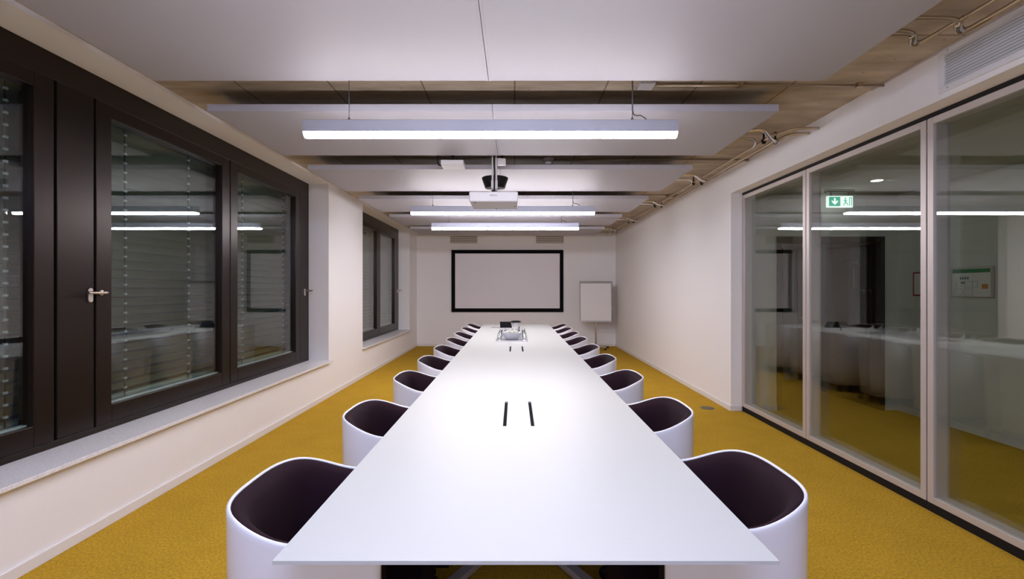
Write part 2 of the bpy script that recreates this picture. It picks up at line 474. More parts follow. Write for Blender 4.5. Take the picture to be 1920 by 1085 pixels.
# outside venetian blinds
def blind(label, ya, yb, cords):
    root = thing('venetian_blind', label, 'blind', (-2.81, (ya + yb) / 2, ZSILL - 0.02), group='outside blinds behind the window glass')
    L = (yb - ya) / 2
    sl = MB(); pitch = 0.066; z0 = 0.245; n = 29
    for i in range(n):
        z = z0 + i * pitch
        a = math.radians(46)
        sec = []
        for t in (-1, -0.5, 0, 0.5, 1):
            u = t * 0.040; c = 0.006 * (1 - t * t)
            sec.append((u * math.cos(a) - c * math.sin(a), u * math.sin(a) + c * math.cos(a)))
        up = sec; lo = [(p[0] + 0.0012, p[1] - 0.0008) for p in sec][::-1]
        poly = [(p[0], z + p[1]) for p in up + lo]
        sl.prism([(x, zz) for x, zz in poly], -L, L, 'y')
    sl.build('slats', M['blind'], root)
    MB().box(-0.03, 0.03, -L, L, 0.170, 0.192).build('bottom_rail', M['blind_rail'], root, bevel=0.003)
    MB().box(-0.035, 0.035, -L, L, z0 + n * pitch, z0 + n * pitch + 0.06).build('head_rail', M['blind'], root)
    for y in cords:
        yy = y - (ya + yb) / 2
        co = MB(); co.box(0.046, 0.049, yy - 0.005, yy + 0.005, 0.17, z0 + n * pitch)
        for i in range(n):
            zc = z0 + i * pitch - 0.01
            co.box(0.0455, 0.058, yy - 0.009, yy + 0.009, zc - 0.0065, zc + 0.0065)
        cob = co.build('ladder_cord', M['black'], root)
        cob.data.materials.append(M['clip'])
        for p in cob.data.polygons:
            if p.index >= 6: p.material_index = 1
    for y in (-L - 0.012, L + 0.012):
        MB().box(-0.02, 0.02, y - 0.011, y + 0.011, -0.2, z0 + n * pitch + 0.06).build('guide_rail', M['black'], root)
    return root
blind('outside blind of grey slats behind the first sash at the left photo edge', 1.30, 2.90, (1.7, 2.60))
blind('outside blind of grey slats behind the widest sash right of the lever handle', 3.05, 4.70, (4.06, 3.40))
blind('outside blind of grey slats behind the last sash of the long window', 4.76, 6.05, (4.86, 5.72))
blind('outside blind of grey slats behind the nearer sash of the far window', 7.90, 9.60, (8.1, 8.98))
blind('outside blind of grey slats behind the farther sash of the far window', 9.66, 10.85, (9.9, 10.72))

# ------------------------------------------------------------------ glass partition
part = sempty('window_3', 'floor to ceiling glass partition with aluminium frames along the right side', 'glass partition', (XG, 2.0, 0))
def pb(mb, nm, mat, par, **k):
    base = Vector(part.location); mb.v = [tuple(Vector(p) - base) for p in mb.v]
    return mb.build(nm, mat, par, **k)
pb(MB().box(XG + 0.004, XG + 0.10, YN, YG, 0, 0.055), 'base_channel', M['black'], part)
pb(MB().box(XG + 0.004, XG + 0.10, YN, YG, ZG - 0.028, ZG), 'head_shadow_gap', M['black'], part)  # black strip stands in for the shadow line above the bay frames
edges = [5.455, 4.262, 3.012, 1.77, 0.53, -0.71, -1.95, -2.99]
for k in range(len(edges) - 1):
    b, a = edges[k] - 0.005, edges[k + 1] + 0.005
    z0, z1 = 0.055, ZG - 0.030
    D = 0.105; t = 0.042
    fr = MB()
    fr.box(XG, XG + D, a, a + t, z0, z1); fr.box(XG, XG + D, b - t, b, z0, z1)
    fr.box(XG, XG + D, a + t, b - t, z0, z0 + t); fr.box(XG, XG + D, a + t, b - t, z1 - t, z1)
    fo = pb(fr, 'bay_frame', M['alu'], part, bevel=0.002)
    for gx in (XG + 0.012, XG + D - 0.02):
        pb(MB().box(gx, gx + 0.008, a + t - 0.004, b - t + 0.004, z0 + t - 0.004, z1 - t + 0.004), 'glass_pane', M['glass'], fo)
# cover of the reveal between wall and glass
# ------------------------------------------------------------------ corridor beyond the glass
structure(MB().box(XR + 0.24, 8.0, YN - 0.2, 12.0, ZG + 0.005, ZG + 0.15).build('ceiling_corridor', M['corridor']), 'plain corridor ceiling behind the glass', 'ceiling')
w = MB()
w.box(XC, XC + 0.2, YN, YC, 0, ZG)
structure(w.build('wall_corridor_side', M['corridor']), 'white corridor side wall carrying the signs', 'wall')
DA, DB, DZ = 3.0, 4.23, H + 0.605
w = MB()
w.box(XG + 0.11, DA, YC, YC + 0.15, 0, ZG); w.box(DB, XC + 0.2, YC, YC + 0.15, 0, ZG); w.box(DA, DB, YC, YC + 0.15, DZ, ZG)
structure(w.build('wall_corridor_end', M['corridor']), 'white cross wall around the dark double door', 'wall')
w = MB().box(XR + 0.24, 8.0, 7.35, 7.5, 0, ZG)
structure(w.build('wall_corridor_far', M['corridor']), 'white wall seen beyond the open double door', 'wall')
structure(MB().box(XC - 0.012, XC, YN, YC, 0, 0.06).build('baseboard_corridor', M['skirting']), 'white baseboard of the corridor side wall', 'baseboard')
structure(MB().box(XG + 0.12, DA, YC - 0.012, YC, 0, 0.06).box(DB, XC - .012, YC - 0.012, YC, 0, 0.06).build('baseboard_corridor_end', M['skirting']), 'white baseboard beside the dark double door', 'baseboard')
structure(MB().box(XG + 0.12, 4.35, 7.338, 7.35, 0, 0.06).build('baseboard_corridor_far', M['skirting']), 'white baseboard of the wall beyond the double door', 'baseboard')
structure(MB().box(XG + 0.02, XR + 0.24, YG + 0.002, 7.35, 0, ZG).build('wall_corridor_left', M['corridor']), 'white passage wall hidden beyond the glass', 'wall')
# double door with open leaves
d1 = sempty('door_1', 'dark brown double door standing open across the corridor', 'door', (DA, YC, 0))
def local(mb, root): 
    base = Vector(root.location); mb.v = [tuple(Vector(p) - base) for p in mb.v]; return mb
fr = MB().box(DA, DA + 0.05, YC - 0.02, YC + 0.17, 0, DZ).box(DB - 0.05, DB, YC - 0.02, YC + 0.17, 0, DZ).box(DA + 0.05, DB - 0.05, YC - 0.02, YC + 0.17, DZ - 0.07, DZ)
local(fr, d1).build('door_frame', M['door'], d1, bevel=0.003)
def leaf(p, q, parent):
    m = MB(); m.obox((p[0], p[1], DZ / 2 - 0.03), (q[0], q[1], DZ / 2 - 0.03), 0.045, DZ - 0.09)
    return local(m, d1).build('door_leaf', M['door'], d1, bevel=0.003)
leaf((DB - 0.06, YC + 0.15), (DB - 0.075, YC + 1.02), d1)
leaf((DA + 0.06, YC + 0.15), (DA + 0.50, YC + 0.80), d1)
cl = MB().box(DB - 0.115, DB - 0.085, YC + 0.30, YC + 0.52, DZ - 0.30, DZ - 0.24).tube([(DB - 0.12, YC + 0.32, DZ - 0.32), (DB - 0.12, YC + 0.32, DZ - 0.60)], 0.008)
local(cl, d1).build('door_closer', M['steel'], d1)
# brown door in the far wall
d2 = sempty('door_2', 'brown door in the white wall beyond the double door', 'door', (4.32, 7.35, 0))
local(MB().box(4.32, 5.25, 7.315, 7.35, 0, 2.02), d2).build('door_leaf', M['door_brown'], d2, bevel=0.004)
local(MB().tube(smooth_path([(4.37, 7.31, 0.95), (4.37, 7.26, 0.95), (4.40, 7.255, 0.95), (4.49, 7.255, 0.95)], 5), 0.010), d2).build('door_handle', M['brass'], d2)

# downlights in the corridor ceiling
def downlight(x, y, label):
    r = thing('downlight', label, 'ceiling light', (x, y, ZG + 0.005), group='corridor downlights')
    MB().lathe([(0.052, -0.001), (0.066, -0.004), (0.068, 0.0), (0.068, 0.02)], (0, 0, 0), 28).build('trim_ring', M['plastic'], r)
    MB().lathe([(0, -0.002), (0.05, -0.002), (0.05, 0.004), (0, 0.004)], (0, 0, 0), 28).build('lamp_lens', M['downlight'], r)
    return r
downlight(3.66, 4.85, 'small round lit downlight in the corridor ceiling near the green exit sign')
downlight(3.66, 2.45, 'added unseen downlight in the corridor ceiling, above the near glass bay')  # out of view, added to light the near corridor

# exit sign
ex = thing('exit_sign', 'green and white lit emergency exit sign hanging before the double door', 'sign', (3.585, 5.30, H + 0.905))
MB().box(-0.14, 0.14, -0.015, 0.015, 0.0, 0.125).build('light_box', M['exit_white'], ex, bevel=0.003)
MB().box(-0.125, -0.001, -0.0185, -0.0155, 0.012, 0.113).build('green_field', M['exit_green'], ex)
ar = MB(); ar.prism([(-0.072, 0.100), (-0.054, 0.100), (-0.054, 0.060), (-0.030, 0.076), (-0.030, 0.058), (-0.063, 0.026), (-0.096, 0.058), (-0.096, 0.076), (-0.072, 0.060)], -0.0215, -0.019, 'y')
ar.build('down_arrow', M['exit_white'], ex)
rm = MB()
def bar(p, q, w): rm.obox((p[0], -0.018, p[1]), (q[0], -0.018, q[1]), w, 0.003, (0, 1, 0))
rm.lathe([(0, -0.0195), (0.008, -0.0195), (0.008, -0.0165), (0, -0.0165)], (0.055, 0, 0.097), 14, 'y')
bar((0.050, 0.084), (0.058, 0.052), 0.013); bar((0.050, 0.083), (0.032, 0.070), 0.006); bar((0.052, 0.082), (0.072, 0.068), 0.006)
bar((0.058, 0.052), (0.040, 0.040), 0.008); bar((0.040, 0.040), (0.036, 0.020), 0.007); bar((0.058, 0.052), (0.074, 0.038), 0.008); bar((0.074, 0.038), (0.084, 0.022), 0.007)
bar((0.100, 0.108), (0.100, 0.016), 0.007); bar((0.100, 0.105), (0.125, 0.105), 0.007); bar((0.122, 0.108), (0.122, 0.016), 0.007)
rm.build('running_figure_sign', M['exit_green'], ex)
MB().box(-0.15, 0.15, -0.03, 0.03, 0.165, 0.195).box(-0.10, -0.09, -0.006, 0.006, 0.12, 0.17).box(0.09, 0.10, -0.006, 0.006, 0.12, 0.17).build('ceiling_bracket', M['board'], ex)

# framed escape plan on the side wall  (faces -x)
pl = thing('escape_plan', 'framed escape plan with green header on the corridor side wall', 'sign', (XC, 4.60, H - 0.078))
MB().box(-0.018, 0, -0.215, 0.215, 0, 0.296).build('plan_frame', M['alu'], pl, bevel=0.003)
MB().box(-0.020, -0.0185, -0.195, 0.195, 0.012, 0.284).build('plan_sheet', M['paper'], pl)
MB().box(-0.0215, -0.0205, -0.19, 0.19, 0.238, 0.276).build('header_bar', M['green'], pl)
pr = MB()
for (a, b, c, d) in ((-0.07, 0.06, 0.155, 0.157), (-0.07, -0.068, 0.10, 0.157), (0.058, 0.06, 0.10, 0.157), (-0.07, 0.06, 0.10, 0.102), (-0.02, -0.018, 0.10, 0.157), (0.06, 0.15, 0.155, 0.157), (0.148, 0.15, 0.04, 0.157)):
    pr.box(-0.0215, -0.0205, a, b, c, d)
for i in range(4): pr.box(-0.0215, -0.0205, 0.02 + i * 0.025, 0.035 + i * 0.025, 0.175, 0.20)
pr.box(-0.0215, -0.0205, 0.06, 0.10, 0.135, 0.15)
pr.build('plan_drawing', M['logo'], pl)
lg = MB()
for y0 in (-0.02, 0.09):
    for (a, b, c, d) in ((0, 0.09, 0.025, 0.028), (0, 0.09, 0.085, 0.088), (0, 0.003, 0.025, 0.088), (0.087, 0.09, 0.025, 0.088)):
        lg.box(-0.0215, -0.0205, y0 + a, y0 + b, c, d)
lg.build('legend_boxes', M['violet'], pl)
MB().box(-0.0215, -0.0205, -0.17, -0.11, 0.085, 0.13).build('orange_area', M['orange'], pl)
rs = thing('notice_sign', 'small red-edged notice on the corridor side wall beside the double door', 'sign', (XC, 5.15, H - 0.066))
MB().box(-0.012, 0, -0.13, 0.13, -0.005, 0.255).build('sign_edge', M['red'], rs, bevel=0.002)
MB().box(-0.014, -0.0125, -0.108, 0.108, 0.012, 0.238).build('sign_sheet', M['paper'], rs)
tx = MB()
for i in range(7): tx.box(-0.0152, -0.0142, -0.09 + 0.02 * (i % 2), 0.02, 0.04 + i * 0.027, 0.052 + i * 0.027)
tx.build('sign_print', M['logo'], rs)

# ------------------------------------------------------------------ suspended ceiling panels
PZ0, PZ1 = H + 1.20, H + 1.247
rows = [1.69, 3.23, 4.796, 6.362, 7.928, 9.494]
ordn = ['nearest', 'second', 'third', 'fourth', 'fifth', 'farthest']
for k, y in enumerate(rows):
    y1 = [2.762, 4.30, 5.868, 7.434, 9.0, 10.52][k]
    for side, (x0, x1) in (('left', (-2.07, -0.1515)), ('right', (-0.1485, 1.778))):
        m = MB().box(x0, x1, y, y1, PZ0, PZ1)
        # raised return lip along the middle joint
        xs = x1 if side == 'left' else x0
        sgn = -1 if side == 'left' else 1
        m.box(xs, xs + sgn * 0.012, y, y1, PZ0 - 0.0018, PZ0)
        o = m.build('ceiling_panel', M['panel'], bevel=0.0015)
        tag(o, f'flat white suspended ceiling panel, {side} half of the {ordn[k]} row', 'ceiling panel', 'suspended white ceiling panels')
        for xx in (x0 + 0.3, x1 - 0.3):
            r = MB().tube([(xx, (y + y1) / 2, PZ1), (xx, (y + y1) / 2, ZS)], 0.005, 8).build('hanger_rod', M['wire'], o)

# ------------------------------------------------------------------ linear pendant lamps
def pendant(y, label, lit, cable=True):
    r = thing('pendant_lamp', label, 'lamp', (-0.15, y, H + 0.945), group='linear pendant lamps')
    L = 1.158
    hs = MB(); hs.box(-L, L, -0.033, 0.033, 0.032, 0.106)
    hs.build('lamp_housing', M['lamp_body'], r, bevel=0.003)
    for s in (-1, 1):
        MB().box(s * L, s * (L + 0.004), -0.034, 0.034, 0.028, 0.106).build('end_cap', M['lamp_body'], r)
    df = MB(); prof = []
    for i in range(9):
        t = PI * i / 8; prof.append((-0.0330 * math.cos(t), 0.032 - 0.032 * math.sin(t) ** 0.9))
    df.prism(prof, -L, L, 'x')
    df.build('lamp_diffuser', lit, r)
    top = ZS - (H + 0.945)
    for xx in (-0.885, 0.885):
        wv = MB().tube([(xx, 0, 0.106), (xx, 0, top)], 0.0022, 6)
        wv.lathe([(0, 0.106), (0.008, 0.106), (0.008, 0.122), (0.003, 0.13), (0, 0.13)], (xx, 0, 0), 10)
        wv.build('suspension_wire', M['wire'], r)
    if cable:
        MB().tube(smooth_path([(0.975, 0, 0.105), (0.965, 0, 0.125), (0.935, 0, 0.142), (0.92, 0, 0.14), (0.895, 0.004, 0.15), (0.888, 0.006, 0.19), (0.888, 0.006, 0.3), (0.888, 0.008, 0.40), (0.905, 0.05, 0.415), (0.93, 0.12, top)], 6), 0.004, 7).build('power_cable', M['cable'], r)
    return r
pendant(3.0, 'long lit pendant lamp nearest in view, in front of the second panel row', M['lamp_on'])
pendant(6.08, 'long lit pendant lamp just behind and below the projector', M['lamp_on'])
pendant(7.60, 'long lit pendant lamp farthest away, above the projection screen', M['lamp_on'])
pendant(1.43, 'long lit pendant lamp over the near table end, just above the picture edge', M['lamp_near'], False)
pendant(-0.14, 'added unseen pendant lamp with blue fill light, behind the camera position', M['rear_fill'], False)  # added for the cool light on surfaces facing the camera
pendant(-1.70, 'added unseen pendant lamp with blue fill light, at the near end of the room', M['rear_fill'], False)  # also added, strengthens the blue light from behind the camera

# ------------------------------------------------------------------ projector on its ceiling mount
pj = thing('projector', 'white projector hanging on a ceiling mount above the table', 'projector', (-0.192, 4.35, H + 0.797))
bd = MB().box(-0.222, 0.222, 0.0, 0.42, 0.0, 0.092)
bd.build('body', M['plastic'], pj, bevel=0.012, seg=3)
MB().lathe([(0, 0.42), (0.045, 0.42), (0.045, 0.45), (0.035, 0.455), (0, 0.45)], (0.05, 0, 0.05), 20, 'y').build('lens', M['black'], pj)
MB().lathe([(0, -0.003), (0.010, -0.003), (0.010, 0.002), (0, 0.002)], (-0.17, 0.05, 0), 14).build('foot', M['black'], pj)
MB().lathe([(0, -0.003), (0.007, -0.003), (0.007, 0.002), (0, 0.002)], (0.195, 0.26, 0), 14).build('foot', M['black'], pj)
MB().lathe([(0, -0.003), (0.008, -0.003), (0.008, 0.002), (0, 0.002)], (0.01, 0.40, 0), 14).build('foot', M['black'], pj)
fc = bpy.data.curves.new('logo', 'FONT'); fc.body = 'EPSON'; fc.size = 0.021; fc.align_x = 'CENTER'; fc.align_y = 'CENTER'; fc.extrude = 0.0008
tmp = bpy.data.objects.new('logo_text', fc); col.objects.link(tmp)
bpy.context.view_layer.update()
me = bpy.data.meshes.new_from_object(tmp.evaluated_get(bpy.context.evaluated_depsgraph_get()))
bpy.data.objects.remove(tmp)
lo = bpy.data.objects.new('logo', me); col.objects.link(lo); lo.parent = pj
me.materials.clear(); me.materials.append(M['logo'])
lo.location = (0, -0.0008, 0.055); lo.rotation_euler = (PI / 2, 0, 0)
MB().tube([(-0.017, 0.20, 0.09), (-0.017, 0.20, ZS - (H + 0.797))], 0.010, 12).tube([(0.017, 0.20, 0.09), (0.017, 0.20, ZS - (H + 0.797))], 0.010, 12).box(-0.03, -0.008, 0.185, 0.215, 0.16, 0.235).box(0.008, 0.03, 0.185, 0.215, 0.16, 0.235).build('mount_pole', M['plastic'], pj)
MB().tube(smooth_path([(-0.005, 0.19, 0.095), (0.0, 0.188, 0.16), (0.003, 0.186, 0.3), (-0.004, 0.19, 0.42), (0.0, 0.19, 0.57)], 6), 0.007, 8).tube(smooth_path([(0.0, 0.19, 0.15), (0.02, 0.17, 0.125), (0.07, 0.15, 0.105), (0.16, 0.14, 0.10), (0.18, 0.14, 0.093)], 6), 0.004, 8).tube(smooth_path([(-0.05, 0.18, 0.093), (-0.03, 0.185, 0.11), (-0.01, 0.19, 0.14)], 5), 0.010, 8).build('mount_cables', M['black'], pj)
ds = MB().lathe([(0, 0.292), (0.125, 0.292), (0.130, 0.287), (0.097, 0.192), (0.095, 0.189)], (0.0, 0.34, 0), 36)
ds.build('mount_dish', M['black'], pj)
MB().lathe([(0.095, 0.189), (0.05, 0.185), (0, 0.185)], (0.0, 0.34, 0), 36).build('dish_underside', M['board'], pj)
MB().box(-0.05, 0.05, 0.12, 0.28, ZS - (H + 0.797) - 0.012, ZS - (H + 0.797)).build('ceiling_plate', M['plastic'], pj)

ap = thing('access_point', 'small white box hanging left of the projector mount', 'box', (-0.575, 4.49, H + 1.144))
MB().box(-0.105, 0.105, -0.09, 0.09, 0, 0.045).build('housing', M['plastic'], ap, bevel=0.006)
MB().box(-0.02, 0.02, 0.0, 0.02, 0.045, ZS - (H + 1.144)).tube(smooth_path([(-0.105, 0.02, 0.02), (-0.14, 0.02, 0.03), (-0.15, 0.03, 0.10), (-0.13, 0.04, ZS - (H + 1.144))], 6), 0.006, 8).build('hanger_bracket', M['black'], ap)
sb = thing('socket_box', 'tiny white socket box right of the projector pole at the ceiling', 'box', (-0.125, 4.60, H + 1.19))
MB().box(-0.04, 0.04, -0.03, 0.03, 0, 0.06).build('housing', M['plastic'], sb, bevel=0.004)
MB().box(-0.01, 0.01, -0.01, 0.01, 0.06, ZS - (H + 1.19)).build('hanger_bracket', M['black'], sb)

# ------------------------------------------------------------------ things fixed to the slab
jb = MB().box(0.825, 0.925, 3.14, 3.25, ZS - 0.030, ZS).build('junction_box', M['plastic'], bevel=0.003)
tag(jb, 'flat white junction box on the concrete above the nearest lamp in view', 'box')
cd = MB().tube([(0.926, 3.20, ZS - 0.018), (2.459, 3.20, ZS - 0.018)], 0.009, 8)
for x in (1.5, 2.30): cd.box(x - 0.02, x + 0.02, 3.185, 3.215, ZS - 0.03, ZS)
tag(cd.build('conduit', M['pipe']), 'thin grey conduit on the concrete from the junction box to the wall', 'pipe')
sd = thing('smoke_detector', 'round white smoke detector on the concrete behind the second panel row', 'detector', (0.354, 5.05, ZS))
MB().lathe([(0, -0.06), (0.03, -0.058), (0.036, -0.045), (0.036, -0.035)], (0, 0, 0), 24).build('sensor_head', M['plastic'], sd)
MB().lathe([(0.030, -0.038), (0.058, -0.032), (0.060, -0.01), (0.060, 0.0), (0, 0)], (0, 0, 0), 24).build('base_ring', M['plastic'], sd)
tag(MB().tube([(0.415, 5.05, ZS - 0.016), (2.459, 5.05, ZS - 0.016)], 0.012, 8).build('conduit', M['pipe']), 'thin conduit on the concrete from smoke detector to the right wall', 'pipe')
tag(MB().tube([(1.85, 6.95, ZS - 0.016), (2.34, 6.95, ZS - 0.016)], 0.010, 8).box(2.22, 2.34, 6.90, 7.02, ZS - 0.05, ZS).build('conduit', M['pipe']), 'short conduit with small box on the concrete beside the fourth panel row', 'pipe')

# heating pipes along the right side
HP = ZS - 0.075
def hang(mb, x, y):
    mb.box(x - 0.003, x + 0.003, y - 0.012, y + 0.012, HP + 0.01, ZS - 0.001)
def clipm(mb, x, y):
    mb.lathe([(0.012, -0.014), (0.018, -0.014), (0.018, 0.014), (0.012, 0.014)], (x, y, HP), 14, 'y')
    mb.box(x - 0.012, x + 0.012, y - 0.012, y + 0.012, HP - 0.028, HP - 0.014)
def pipe(label, ctrl, hangers, r=0.011):
    root = thing('heating_pipe', label, 'pipe', ctrl[0], group='heating pipes beside the ceiling panels')
    base = Vector(root.location)
    m = MB().tube(smooth_path(ctrl, 6), r, 10); m.v = [tuple(Vector(p) - base) for p in m.v]
    m.build('tube', M['pipe'], root)
    for (x, y) in hangers:
        c = MB(); hang(c, x, y); clipm(c, x, y); c.v = [tuple(Vector(p) - base) for p in c.v]
        c.build('pipe_clip', M['black'], root)
    return root
pipe('outer heating pipe of the far pair running along the right wall', [(XR - 0.003, 4.01, HP), (2.40, 4.01, HP), (2.335, 4.03, HP), (2.295, 4.13, HP), (2.28, 4.5, HP), (2.28, 7.5, HP), (2.28, 10.9, HP), (2.28, 11.3, HP)], [(2.28, 4.20), (2.28, 5.85), (2.28, 7.45), (2.28, 9.2), (2.28, 10.7)])
pipe('inner heating pipe of the far pair running beside the panels', [(XR - 0.003, 3.88, HP), (2.36, 3.88, HP), (2.26, 3.91, HP), (2.20, 4.03, HP), (2.18, 4.4, HP), (2.18, 7.5, HP), (2.18, 10.9, HP), (2.18, 11.3, HP)], [(2.18, 4.20), (2.18, 5.85), (2.18, 7.45), (2.18, 9.2), (2.18, 10.7)])
pipe('near heating pipe curving out from the nearest panel row', [(1.60, 2.41, HP), (1.90, 2.415, HP), (2.00, 2.43, HP), (2.06, 2.48, HP), (2.10, 2.53, HP), (2.135, 2.53, HP), (2.146, 2.46, HP), (2.15, 2.3, HP), (2.158, 2.15, HP), (2.16, 1.0, HP), (2.16, -2.9, HP)], [])
pipe('near heating pipe closest to the louvre grille', [(1.60, 2.30, HP), (1.92, 2.302, HP), (2.10, 2.31, HP), (2.16, 2.34, HP), (2.21, 2.39, HP), (2.25, 2.415, HP), (2.268, 2.38, HP), (2.27, 2.28, HP), (2.27, 2.0, HP), (2.27, -2.9, HP)], [])
# shiny corrugated connectors
def hose(label, ctrl, r=0.014):
    pts = smooth_path(ctrl, 12)
    m = MB().tube(pts, r, 10, ring=lambda i: 1.0 + 0.22 * (i % 2))
    o = m.build('corrugated_hose', M['chrome'])
    return tag(o, label, 'hose', 'corrugated connectors of the heating panels')
hose('shiny corrugated bend on the near heating pipe at the first panel row', [(2.03, 2.45, HP), (2.06, 2.48, HP), (2.10, 2.53, HP), (2.125, 2.538, HP)], 0.0155)
hose('shiny corrugated bend on the near pipe closest to the grille', [(2.17, 2.345, HP), (2.21, 2.39, HP), (2.245, 2.414, HP)], 0.0155)
hn = ['second', 'third', 'fourth', 'fifth', 'farthest']
for k, yy in enumerate([3.95, 5.47, 7.10, 8.72, 10.25]):
    hose(f'shiny corrugated hose from the {hn[k]} panel row crossing to the outer pipe', [(1.70, yy, HP + .004), (1.90, yy, HP + .004), (2.00, yy - 0.03, HP), (2.05, yy - 0.02, HP - .012), (2.15, yy + 0.09, HP - .028), (2.23, yy + 0.17, HP - .028), (2.275, yy + 0.24, HP - .014)], 0.0125)
    hose(f'shiny corrugated hose from the {hn[k]} panel row to the inner pipe', [(1.70, yy + 0.20, HP), (2.00, yy + 0.20, HP), (2.08, yy + 0.23, HP), (2.13, yy + 0.30, HP - .004), (2.17, yy + 0.42, HP - .008)], 0.010)

# ------------------------------------------------------------------ louvre grille on the right wall, vents on the far wall
lv = thing('louvre_grille', 'large white louvre grille high on the right wall above the glass', 'vent', (XR, 2.15, H + 1.125))
a, b, z0, z1 = -0.60, 0.625, 0.0, 0.245
fr = MB().box(-0.012, 0, a, b, z0, z0 + 0.035).box(-0.012, 0, a, b, z1 - 0.030, z1).box(-0.012, 0, a, a + 0.04, z0 + .035, z1 - .03).box(-0.012, 0, b - 0.04, b, z0 + .035, z1 - .03)
fr.build('grille_frame', M['grille'], lv, bevel=0.002)
sl = MB()
for i in range(11):
    z = z0 + 0.040 + i * 0.0162
    sl.prism([(-0.010, z), (-0.008, z - 0.001), (0.0, z + 0.013), (-0.002, z + 0.014)], a + 0.04, b - 0.04, 'y') if False else None
    vs = []
    for yv in (a + 0.04, b - 0.04):
        vs += [(-0.0115, yv, z - 0.003), (-0.0095, yv, z - 0.004), (-0.002, yv, z + 0.009), (-0.003, yv, z + 0.0125)]
    sl.add(vs, [(0, 1, 2, 3), (7, 6, 5, 4), (0, 4, 5, 1), (1, 5, 6, 2), (2, 6, 7, 3), (3, 7, 4, 0)])
sl.build('louvres', M['grille'], lv)
MB().box(-0.001, 0, a + 0.03, b - 0.03, z0 + .03, z1 - .025).build('dark_backing', M['board'], lv)
for y in (a + 0.05, -0.0, b - 0.06):
    for z in (z0 + 0.017, z1 - 0.015):
        MB().lathe([(0, -0.014), (0.005, -0.014), (0.006, -0.012), (0, -0.011)], (0, y, z), 10, 'x').build('screw', M['steel'], lv)
for lbl, xa, xb in (('beige slotted vent on the far wall, above the left part of the screen', -1.573, -0.91), ('beige slotted vent on the far wall, above the right part of the screen', 0.52, 1.196)):
    v = thing('wall_vent', lbl, 'vent', ((xa + xb) / 2, YB, H + 1.125), group='vents above the screen')
    L = (xb - xa) / 2
    fr = MB().box(-L, L, -0.012, 0, 0, 0.012).box(-L, L, -0.012, 0, 0.163, 0.175).box(-L, -L + 0.012, -0.012, 0, 0.012, 0.163).box(L - 0.012, L, -0.012, 0, 0.012, 0.163)
    fr.build('vent_frame', M['vent'], v)
    sl = MB()
    for i in range(3): sl.box(-L + 0.012, L - 0.012, -0.010, -0.002, 0.014 + i * 0.050, 0.056 + i * 0.050)
    sl.build('vent_slats', M['vent'], v)
    MB().box(-L + 0.01, L - 0.01, -0.002, 0, 0.01, 0.165).build('dark_backing', M['vent_dark'], v)

# ------------------------------------------------------------------ projection screen
ps = thing('projection_screen', 'grey-white projection screen in a wide black frame on the far wall', 'screen', (-0.176, YB, H - 0.546))
L, hh, t = 1.36, 1.508, 0.088
fr = MB().box(-L, L, -0.045, -0.002, 0, t).box(-L, L, -0.045, -0.002, hh - t, hh).box(-L, -L + t, -0.045, -0.002, t, hh - t).box(L - t, L, -0.045, -0.002, t, hh - t)
fr.build('screen_frame', M['black_matte'], ps, bevel=0.004)
MB().box(-L + t - .01, L - t + .01, -0.030, -0.004, t - .01, hh - t + .01).build('screen_cloth', M['screen'], ps)

# ------------------------------------------------------------------ flip chart
fl = thing('flip_chart', 'flip chart easel with blank paper in the right far corner', 'flip chart', (1.885, 11.13, 0), -0.06)
tilt = 0.06
def tl(mb):
    out = []
    for (x, y, z) in mb.v:
        dz = z - 0.66; out.append((x, y + dz * math.sin(tilt), 0.66 + dz * math.cos(tilt)))
    mb.v = out; return mb
tl(MB().box(-0.375, 0.375, -0.03, -0.012, 0.66, 1.575)).build('board', M['board'], fl, bevel=0.004)
tl(MB().box(-0.355, 0.345, -0.046, -0.031, 0.665, 1.525)).build('paper_pad', M['paper'], fl)
tl(MB().box(-0.37, 0.37, -0.052, -0.031, 1.528, 1.572)).build('clamp_bar', M['board'], fl, bevel=0.004)
tl(MB().box(-0.34, 0.34, -0.075, -0.031, 0.635, 0.662)).build('pen_tray', M['plastic'], fl, bevel=0.003)
tl(MB().box(0.345, 0.385, -0.045, -0.03, 0.93, 0.955)).build('side_hook', M['plastic'], fl)
MB().tube([(0, 0.03, 0.06), (0, 0.05, 1.2)], 0.021, 14).build('stand_pole', M['alu'], fl)
for k in range(5):
    a = 2 * PI * k / 5 + 0.35
    bs = MB().obox((0, 0.03, 0.075), (0.32 * math.cos(a), 0.03 + 0.32 * math.sin(a), 0.06), 0.035, 0.025)
    ft = bs.build('base_foot', M['alu'], fl, bevel=0.004)
    MB().lathe([(0, -0.018), (0.02, -0.018), (0.025, -0.010), (0.025, 0.010), (0.02, 0.018), (0, 0.018)], (0.31 * math.cos(a), 0.03 + 0.31 * math.sin(a), 0.0255), 16, 'x').box(0.31 * math.cos(a) - 0.012, 0.31 * math.cos(a) + 0.012, 0.03 + 0.31 * math.sin(a) - 0.012, 0.03 + 0.31 * math.sin(a) + 0.012, 0.03, 0.055).build('castor', M['black'], ft)

# floor outlet
fo = thing('floor_outlet', 'round grey floor outlet cover in the carpet near the glass partition', 'outlet', (2.244, 5.59, 0))
MB().lathe([(0, 0.004), (0.070, 0.004), (0.078, 0.002), (0.080, 0.0), (0, 0)], (0, 0, 0), 36).build('cover_disc', M['outlet'], fo)
MB().lathe([(0.056, 0.0055), (0.060, 0.0055), (0.060, 0.003), (0.056, 0.003)], (0, 0, 0), 36).build('lid_ring', M['vent_dark'], fo)

